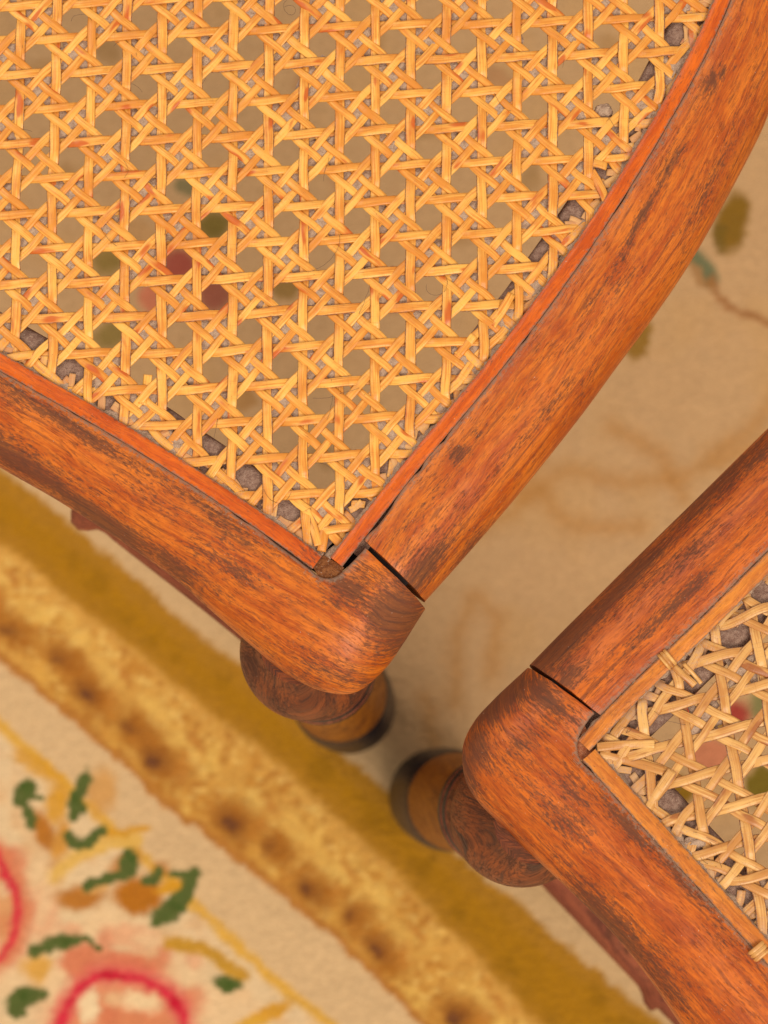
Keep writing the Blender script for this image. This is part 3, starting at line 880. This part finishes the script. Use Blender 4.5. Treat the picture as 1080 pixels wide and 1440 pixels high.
def build_rug():
    xs = np.concatenate([np.linspace(-.60, -.235, 50, endpoint=False), np.arange(-.235, .235, .0007), np.linspace(.236, .60, 50)])
    ys = np.concatenate([np.linspace(-.70, -.175, 60, endpoint=False), np.arange(-.175, .41, .0007), np.linspace(.411, .95, 60)])
    GX, GY = np.meshgrid(xs, ys)
    # rug point -> photo pixel of the projected pattern
    q = np.stack([GX - campos.x, GY - campos.y, np.full_like(GX, 0 - campos.z)], -1) @ RC
    px = 540 + FPX * q[..., 0] / -q[..., 2]; py = 720 - FPX * q[..., 1] / -q[..., 2]
    col = rug_colour(px, py)
    Z = .0007 * fbm(GX * 500, GY * 900, 61, 2) + .0012 * fbm(GX * 60, GY * 60, 62, 2)
    V = np.stack([GX, GY, Z], -1).reshape(-1, 3); ny, nx = GX.shape
    t = NT('rug_wool')
    pos = t.n('ShaderNodeTexCoord').outputs['Object']
    c = t.n('ShaderNodeAttribute', attribute_name='weave_colour').outputs[0]
    n1 = t.noise(pos, (500, 1100, 500), 4, .7)
    c2 = t.mix(t.math('MULTIPLY', t.ramp(n1, .35, .65), .16), c, L4((120, 84, 50)))
    t.set(Base_Color=c2, Roughness=.95, Sheen_Weight=.15, Sheen_Roughness=.5)
    t.b.inputs['Specular IOR Level'].default_value = .1
    t.bump(n1, .0008, .4)
    me = bpy.data.meshes.new('rug')
    i = np.arange(ny - 1)[:, None]; j = np.arange(nx - 1)[None]
    F = np.stack([i * nx + j, i * nx + j + 1, (i + 1) * nx + j + 1, (i + 1) * nx + j], -1).reshape(-1, 4)
    me.vertices.add(len(V)); me.vertices.foreach_set('co', V.ravel())
    me.loops.add(F.size); me.loops.foreach_set('vertex_index', F.ravel().astype(np.int32))
    me.polygons.add(len(F)); me.polygons.foreach_set('loop_start', (np.arange(len(F)) * 4).astype(np.int32))
    me.polygons.foreach_set('loop_total', np.full(len(F), 4, np.int32))
    me.update(calc_edges=True)
    a = me.attributes.new('weave_colour', 'FLOAT_COLOR', 'POINT')
    a.data.foreach_set('color', np.concatenate([col, np.ones(col.shape[:2] + (1,))], -1).astype(np.float32).ravel())
    me.materials.append(t.m)
    me.polygons.foreach_set('use_smooth', np.ones(len(F), bool))
    o = bpy.data.objects.new('rug', me); coll.objects.link(o)
    o['label'] = 'floral wool rug with tan field, gold border stripe and pink roses under the chairs'; o['category'] = 'rug'


build_rug()
mesh_obj('floor', [(-3, -3, -.01), (3, -3, -.01), (3, 3, -.01), (-3, 3, -.01)], [(0, 1, 2, 3)], plain('floor_boards', (120, 84, 56), .6), kind='structure')

# ================================================================== chair 1 (large, upper left)
c1_foot = P(490, 992, -Z0)
ch1 = empty('cane_chair', Vector((float(c1_foot[0]), float(c1_foot[1]), 0)),
            'larger wooden chair with neat golden cane seat filling the upper left of the photo', 'chair', 'cane seated wooden chairs')

SL_in = [(-250, 338), (-120, 422), (0, 495), (100, 550), (180, 597), (240, 634), (300, 674), (350, 708), (415, 752), (452, 779)]
SL_out = [(-262, 362), (-132, 446), (0, 522), (75, 565), (150, 609), (250, 671), (320, 715), (370, 750), (415, 780), (441, 801)]
SR_in = [(460, 786), (495, 738), (520, 705), (575, 630), (635, 565), (700, 485), (768, 400), (820, 320), (860, 255), (890, 210), (935, 140), (965, 85), (993, 25), (1004, 0), (1030, -70), (1055, -170), (1070, -260)]
SR_out = [(477, 806), (515, 762), (555, 706), (600, 652), (635, 612), (690, 545), (745, 475), (795, 400), (840, 343), (890, 268), (932, 192), (978, 107), (1018, 37), (1032, 0), (1058, -70), (1083, -170), (1098, -260)]



def smooth_pair(a, b, hw, sig=2.2, n=40):
    A = catmull(a, n); B = catmull(b, n); M = (A + B) / 2
    k = np.exp(-.5 * (np.arange(-8, 9) / sig) ** 2); k /= k.sum()
    pad = np.vstack([M[0] - (M[1] - M[0]) * np.arange(8, 0, -1)[:, None], M, M[-1] + (M[-1] - M[-2]) * np.arange(1, 9)[:, None]])
    M = np.stack([np.convolve(pad[:, q], k, 'valid') for q in (0, 1)], 1)
    T = np.gradient(M, axis=0); T /= np.linalg.norm(T, axis=1)[:, None]; N = np.stack([T[:, 1], -T[:, 0]], 1)
    s = 1 if ((A - M) * N).sum() > 0 else -1
    return (M + N * hw * s), (M - N * hw * s), (M - N * (hw - .7) * s)


def snap(pts, crv, i0, i1):
    out = [list(map(float, p)) for p in pts]
    for i in range(i0, i1):
        d = np.hypot(crv[:, 0] - out[i][0], crv[:, 1] - out[i][1]); k = int(d.argmin()); out[i] = [crv[k, 0], crv[k, 1]]
    return out


SL_in, SL_out, gL = smooth_pair(SL_in, SL_out, 11.5)
SR_in, SR_out, gR = smooth_pair(SR_in, SR_out, 11.0)
gL = catmull(gL, 600); gR = catmull(gR, 600)
inL = [(-264, 366), (-134, 449), (0, 525), (75, 568), (150, 612), (250, 674), (320, 718), (370, 753), (415, 784), (443, 806), (452, 811), (460, 813), (470, 811), (480, 805), (492, 793), (503, 781), (513, 771)]
outL = [(-340, 442), (-210, 524), (-78, 607), (0, 657), (80, 703), (172, 762), (243, 812), (295, 857), (342, 898), (392, 940), (430, 963), (468, 975), (503, 972), (540, 942), (565, 908), (584, 878), (598, 856)]


def pairs(a, b, k=10):
    """resample two matched outlines station by station"""
    A = np.array(a, float); B = np.array(b, float); n = len(A); AB = np.hstack([A, B])
    p = np.vstack([2 * AB[0] - AB[1], AB, 2 * AB[-1] - AB[-2]]); out = []
    for i in range(1, n):
        kk = max(5, int(np.hypot(*(AB[i, 2:] - AB[i - 1, 2:])) / 5))
        t = np.linspace(0, 1, kk, endpoint=False)[:, None]; a0, b0, c0, d0 = p[i - 1], p[i], p[i + 1], p[i + 2]
        out.append(.5 * (2 * b0 + (c0 - a0) * t + (2 * a0 - 5 * b0 + 4 * c0 - d0) * t ** 2 + (3 * b0 - a0 - 3 * c0 + d0) * t ** 3))
    q = np.vstack(out + [p[-2][None]]); return q[:, :2], q[:, 2:]


I, O = pairs(snap(inL, gL, 0, 9), outL)
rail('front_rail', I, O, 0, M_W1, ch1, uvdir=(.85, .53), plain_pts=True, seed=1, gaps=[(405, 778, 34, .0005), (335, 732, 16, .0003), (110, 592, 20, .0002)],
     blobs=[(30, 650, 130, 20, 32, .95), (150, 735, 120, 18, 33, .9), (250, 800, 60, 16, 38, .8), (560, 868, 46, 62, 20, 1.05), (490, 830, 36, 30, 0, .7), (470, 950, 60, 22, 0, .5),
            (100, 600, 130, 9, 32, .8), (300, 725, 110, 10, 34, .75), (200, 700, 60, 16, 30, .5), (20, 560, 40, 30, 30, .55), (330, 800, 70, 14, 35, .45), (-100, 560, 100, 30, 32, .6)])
inR = [(521, 767), (560, 709), (602, 656), (638, 615), (693, 548), (748, 478), (799, 402), (843, 346), (893, 270), (936, 194), (982, 108), (1021, 38), (1035, 0), (1061, -70), (1087, -170), (1102, -260)]
outR = [(598, 845), (642, 796), (684, 748), (720, 706), (768, 647), (822, 578), (868, 515), (914, 453), (964, 380), (1004, 312), (1044, 238), (1074, 178), (1092, 130), (1124, 50), (1152, -60), (1172, -150)]
I, O = pairs(snap(inR, gR, 0, 16), outR)
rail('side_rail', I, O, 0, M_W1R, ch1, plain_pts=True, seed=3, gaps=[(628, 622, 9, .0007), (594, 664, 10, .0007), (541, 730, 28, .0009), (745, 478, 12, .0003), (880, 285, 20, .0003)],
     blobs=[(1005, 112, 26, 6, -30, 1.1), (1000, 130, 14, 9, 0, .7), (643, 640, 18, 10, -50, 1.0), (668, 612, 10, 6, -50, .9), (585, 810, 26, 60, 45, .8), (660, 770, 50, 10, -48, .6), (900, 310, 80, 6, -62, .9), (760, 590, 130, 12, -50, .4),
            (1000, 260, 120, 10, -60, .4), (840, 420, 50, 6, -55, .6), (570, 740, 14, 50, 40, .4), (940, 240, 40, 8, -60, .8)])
block('tenon', [(505, 780), (524, 762), (575, 818), (564, 836)], -.020, -.0048, M_JOINT_SHADE, ch1)
block('groove_floor', [(436, 800), (455, 776), (530, 700), (560, 700), (520, 772), (470, 812), (452, 810)], -.012, -.0052, M_JOINT_SHADE, ch1)
reed('reed_spline', SL_in, SL_out, 260, M_SPL1, ch1, ztop=.0004, seed=2, blobs=[(430, 785, 20, 20, 0, .4)])
reed('reed_spline', SR_in, SR_out, 340, M_SPL1, ch1, ztop=.0005, seed=5, ridges=.00005, t0=.008)
# dark seams between spline and rail
ledge('rabbet', SL_in, 50, ch1, seed=4)
ledge('rabbet', SR_in[1:], 44, ch1, seed=6)

PTS1 = [(0, 0, 29, 57), (2, 0, 128.7, 52.5), (1, 0, 80, 54), (1, 1, 78.3, 103.3), (2, 1, 129, 100), (0, 1, 28, 105), (2, 2, 127, 150), (0, 2, 27.5, 153), (1, 2, 79, 152),
        (3, 1, 178, 99), (4, 0, 227.5, 46), (5, 1, 278, 95), (6, 0, 328, 42), (7, 1, 378, 92), (8, 0, 428, 38), (9, 1, 478, 86), (10, 0, 528, 35), (4, 2, 228, 146), (6, 2, 328, 145), (8, 2, 428, 138), (10, 2, 528, 133),
        (15, 1, 777.5, 78.3), (14, 0, 727, 33), (16, 0, 828, 28), (16, 2, 827.5, 122.5), (17, 1, 877, 75), (14, 2, 728, 126), (15, 0, 775, 31.7), (16, 1, 827, 77), (15, 2, 776, 126),
        (0, 6, 22, 350), (1, 5, 72.5, 300), (2, 6, 125, 348), (1, 7, 73.5, 397), (1, 6, 72, 350.5), (0, 5, 20.5, 302.5), (2, 5, 123.5, 298), (0, 7, 23, 398), (2, 7, 124, 398),
        (8, 4, 427.5, 240), (4, 4, 227, 246), (8, 6, 428, 340), (8, 10, 426.7, 538), (9, 9, 476.7, 484), (9, 11, 476.7, 590), (10, 10, 528, 533), (8, 9, 425, 487.5), (9, 10, 475, 538), (10, 9, 527.5, 484), (8, 11, 425, 593), (10, 11, 527, 588),
        (13, 5, 677.5, 276), (14, 6, 729, 325), (12, 6, 628, 330), (13, 7, 679, 378), (15, 5, 777.5, 276), (14, 5, 727, 277), (13, 6, 677, 329),
        (0, 8, 23.6, 446), (2, 8, 123.6, 446), (3, 9, 178, 496), (4, 10, 229, 550), (5, 9, 278, 497), (4, 8, 228, 446)]
lat1 = Lattice(PTS1)
eL1 = catmull(SL_in, 60); eR1 = catmull(SR_in, 80)


def inside1(x, y):
    return np.minimum(-sd_poly(x, y, eL1), -sd_poly(x, y, eR1))


n1 = weave(ch1, lat1, inside1, (-5, 22), (-4, 17), M_C1, (.00266, .00246, .00220), seed=1)
lint(ch1, lat1, inside1, (-5, 22), (-4, 17), 5, [(SL_in, 1, 1, 12, -.0013), (SR_in, 1, 1, 14, -.0013)])
print('chair 1 strands', n1)

for k, (x, y, a, L, wd) in enumerate([(843, 262, 62, 52, 14), (838, 230, 12, 34, 13), (787, 330, 42, 40, 22), (706, 436, 122, 56, 13), (655, 486, 130, 40, 12),
                                      (205, 548, 100, 46, 13), (440, 742, 70, 56, 14), (455, 752, 96, 50, 14)]):
    scrap(ch1, x, y, a, L, wd, z=-.0009 - .0004 * (k % 3), seed=k)
clump('dust_ball', ch1, 849, 157, -.0030, 13, 12, 9, M_DUST, 3)
ends(ch1, SL_in, 1, 46, 31, 1, M_C1)
ends(ch1, SR_in[2:34], 1, 70, 33, 1, M_C1)
hairs(ch1, [(45, 185, 60), (175, 250, 50), (150, 290, 70), (455, 255, 60), (440, 380, 70), (440, 560, 70), (460, 590, 60), (470, 665, 60), (30, 20, 50), (400, 10, 60), (160, 65, 50), (100, 30, 50), (310, 350, 50),
             (520, 400, 60), (690, 120, 50), (850, 160, 60), (300, 620, 60), (200, 130, 50), (340, 310, 40), (120, 460, 50), (250, 150, 60), (600, 400, 60), (780, 50, 50), (410, 690, 60)], 3)
leg(ch1, (430, 914), .040, (493, 998), 1)
rung(ch1, (361, 874), (-306, 350), .130, [(0, .008), (.1, .0078), (.25, .0080), (.285, .0078), (.30, .0088), (.315, .0120), (.335, .0120), (.35, .0088), (.37, .0078), (1, .0078)], M_RUNG, 7)

# ================================================================== chair 2 (lower right)
c2_foot = P(607, 1118, -Z0)
ch2 = empty('cane_chair', Vector((float(c2_foot[0]), float(c2_foot[1]), 0)),
            'wooden chair at the lower right edge with coarse loosely woven dusty cane seat', 'chair', 'cane seated wooden chairs')
TU_in = [(828, 1060), (862, 1026), (895, 991), (940, 943), (998, 888), (1080, 809), (1180, 712), (1300, 596)]
TU_out = [(814, 1037), (843, 1003), (880, 966), (931, 921), (990, 867), (1042, 811), (1080, 774), (1170, 682), (1290, 566)]
TL_in = [(837, 1055), (887, 1107), (953, 1182), (1020, 1253), (1070, 1308), (1120, 1362), (1200, 1455), (1260, 1520)]
TL_out = [(820, 1067), (864, 1121), (931, 1192), (998, 1268), (1055, 1332), (1100, 1382), (1180, 1475), (1240, 1545)]
TU_in, TU_out, gU = smooth_pair(TU_in, TU_out, 11.5)
TL_in, TL_out, gT = smooth_pair(TL_in, TL_out, 12.0)
gU = catmull(gU, 400); gT = catmull(gT, 400)
inU = [(841, 1001), (880, 963), (930, 918), (990, 864), (1043, 808), (1081, 771), (1171, 679), (1291, 563)]
outU = [(746, 934), (786, 893), (830, 849), (884, 795), (938, 742), (980, 701), (1070, 612), (1192, 492)]
I, O = pairs(snap(inU, gU, 0, 8), outU)
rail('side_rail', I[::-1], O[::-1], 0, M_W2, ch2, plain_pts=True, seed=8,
     blobs=[(790, 905, 90, 24, -45, 1.1), (880, 815, 120, 18, -45, .9), (1000, 690, 120, 16, -45, .8), (800, 950, 40, 20, -40, .8), (950, 850, 80, 8, -44, .7), (1060, 640, 60, 20, -45, .6), (960, 790, 60, 10, -45, .5)])  # strongest patches darken the rail along its outer edge
inC = [(836, 1004), (829, 1012), (822, 1022), (816, 1034), (813, 1046), (813, 1056), (816, 1066), (822, 1075), (842, 1099), (863, 1124), (930, 1195), (997, 1271), (1054, 1335), (1099, 1385), (1179, 1478), (1239, 1548)]
outC = [(742, 939), (718, 961), (694, 984), (668, 1013), (652, 1046), (651, 1080), (660, 1109), (682, 1138), (714, 1168), (742, 1197), (800, 1251), (866, 1317), (918, 1383), (958, 1442), (1030, 1545), (1085, 1620)]
I, O = pairs(snap(inC, gT, 8, 16), outC)
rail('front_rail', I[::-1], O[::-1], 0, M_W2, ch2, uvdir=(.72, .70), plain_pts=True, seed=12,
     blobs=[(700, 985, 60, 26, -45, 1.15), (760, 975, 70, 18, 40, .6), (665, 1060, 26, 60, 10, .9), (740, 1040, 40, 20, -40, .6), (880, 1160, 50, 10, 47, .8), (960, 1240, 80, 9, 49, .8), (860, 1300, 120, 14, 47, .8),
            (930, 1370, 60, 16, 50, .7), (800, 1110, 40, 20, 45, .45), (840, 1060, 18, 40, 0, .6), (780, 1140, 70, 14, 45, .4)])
block('tenon', [(772, 962), (782, 946), (856, 985), (836, 1010), (822, 1006)], -.020, -.0048, M_JOINT_SHADE, ch2)
block('groove_floor', [(812, 1046), (824, 1024), (850, 998), (900, 960), (910, 975), (850, 1062), (880, 1110), (864, 1124), (820, 1075)], -.012, -.0052, M_JOINT_SHADE, ch2)
reed('reed_spline', TU_in, TU_out, 220, M_SPL2, ch2, ztop=.0005, seed=15, ridges=.00005)
reed('reed_spline', TL_in, TL_out, 240, M_SPL2, ch2, ztop=.0006, seed=18)
ledge('rabbet', TU_in, -50, ch2, seed=14)
ledge('rabbet', TL_in, 46, ch2, seed=16)
PTS2 = [(1, 1, 1019, 973), (1, 3, 1036, 1072), (1, 5, 1052, 1182), (0, 2, 966, 1047), (0, 4, 984, 1142), (0, 0, 950, 946), (2, 0, 1070, 916), (2, 2, 1079, 1012), (0, 1, 958, 982), (1, 0, 1007, 926),
        (1, 2, 1023, 1031), (1, 4, 1043, 1137), (0, 3, 977, 1092), (0, 5, 999, 1196), (1, 7, 1067, 1288), (1, 6, 1060, 1231), (2, 1, 1078, 962), (2, 3, 1090, 1062)]
lat2 = Lattice(PTS2, quad=False)
eU2 = catmull(TU_in, 40); eL2 = catmull(TL_in, 50)


def inside2(x, y):
    return np.minimum(sd_poly(x, y, eU2), -sd_poly(x, y, eL2))


n2 = weave(ch2, lat2, inside2, (-4, 7), (-6, 10), M_C2, (.00276, .00256, .00236), seed=2, chaos=1.5, zb=-.0013)
lint(ch2, lat2, inside2, (-4, 7), (-6, 10), 8, [(TU_in, -1, 0, 6, -.0012), (TL_in, 1, 1, 9, -.0010), (TU_out, 1, 0, 3, -.0002), (TL_out, -1, 0, 3, -.0002)], keep=.3)
print('chair 2 strands', n2)


def binder(parent, x, y, ang, L, w, seed):
    t = np.linspace(-.5, .5, 16); a = math.radians(ang)
    X = x + np.cos(a) * t * L; Y = y + np.sin(a) * t * L
    for k in range(3):
        o = (k - 1) * w
        ribbon('cane_binder', P(X - math.sin(a) * o, Y + math.cos(a) * o, .0016 - .0034 * (2 * t) ** 4), w * 1.05 * MMPX, .0007, M_C2, parent, np.full(16, .2), roll=np.zeros(16), seed=950 + seed + k)


binder(ch2, 938, 927, 50, 28, 5, 1)
binder(ch2, 1068, 1338, -40, 31, 6, 5)
for k, (x, y, a, L, wd) in enumerate([(962, 950, 42, 44, 10), (974, 947, 48, 40, 6), (880, 1048, -3, 84, 13), (888, 1072, 14, 96, 13), (928, 1110, -58, 66, 13)]):
    scrap(ch2, x, y, a, L, wd, z=-.0006 - .0004 * (k % 2), mat=M_C2, seed=40 + k, bend=.1)
clump('lint_clump', ch2, 978, 1183, -.0022, 17, 12, 6, M_DUST, 61, .4)
ends(ch2, TU_in, -1, 14, 35, 1, M_C2)
ends(ch2, TL_in, 1, 20, 37, 1, M_C2)
hairs(ch2, [(880, 1030, 70), (985, 1180, 60), (980, 1190, 50), (990, 1175, 60), (870, 1040, 40), (1000, 960, 50), (975, 1170, 40), (940, 1130, 40), (920, 1000, 60)], 9)
leg(ch2, (738, 1152), .040, (607, 1118), 11)
rung(ch2, (757, 1193), (1296, 1752), .230, [(0, .0085), (.1, .0085), (.27, .0085), (.315, .0088), (.335, .0110), (.35, .0118), (.365, .0110), (.39, .009), (1, .0085)], M_RUNG, 17)
block('spline_stub', [(440, 797), (456, 781), (484, 798), (478, 812), (464, 819), (450, 815)], -.010, -.0012, dust_mat('broken_reed', (110, 62, 34), (150, 92, 52)), ch1)
block('joint_patch', [(806, 1032), (822, 1020), (832, 1040), (836, 1060), (822, 1074), (810, 1060)], -.008, -.0012, dust_mat('dusty_joint', (150, 78, 46), (176, 112, 78)), ch2)
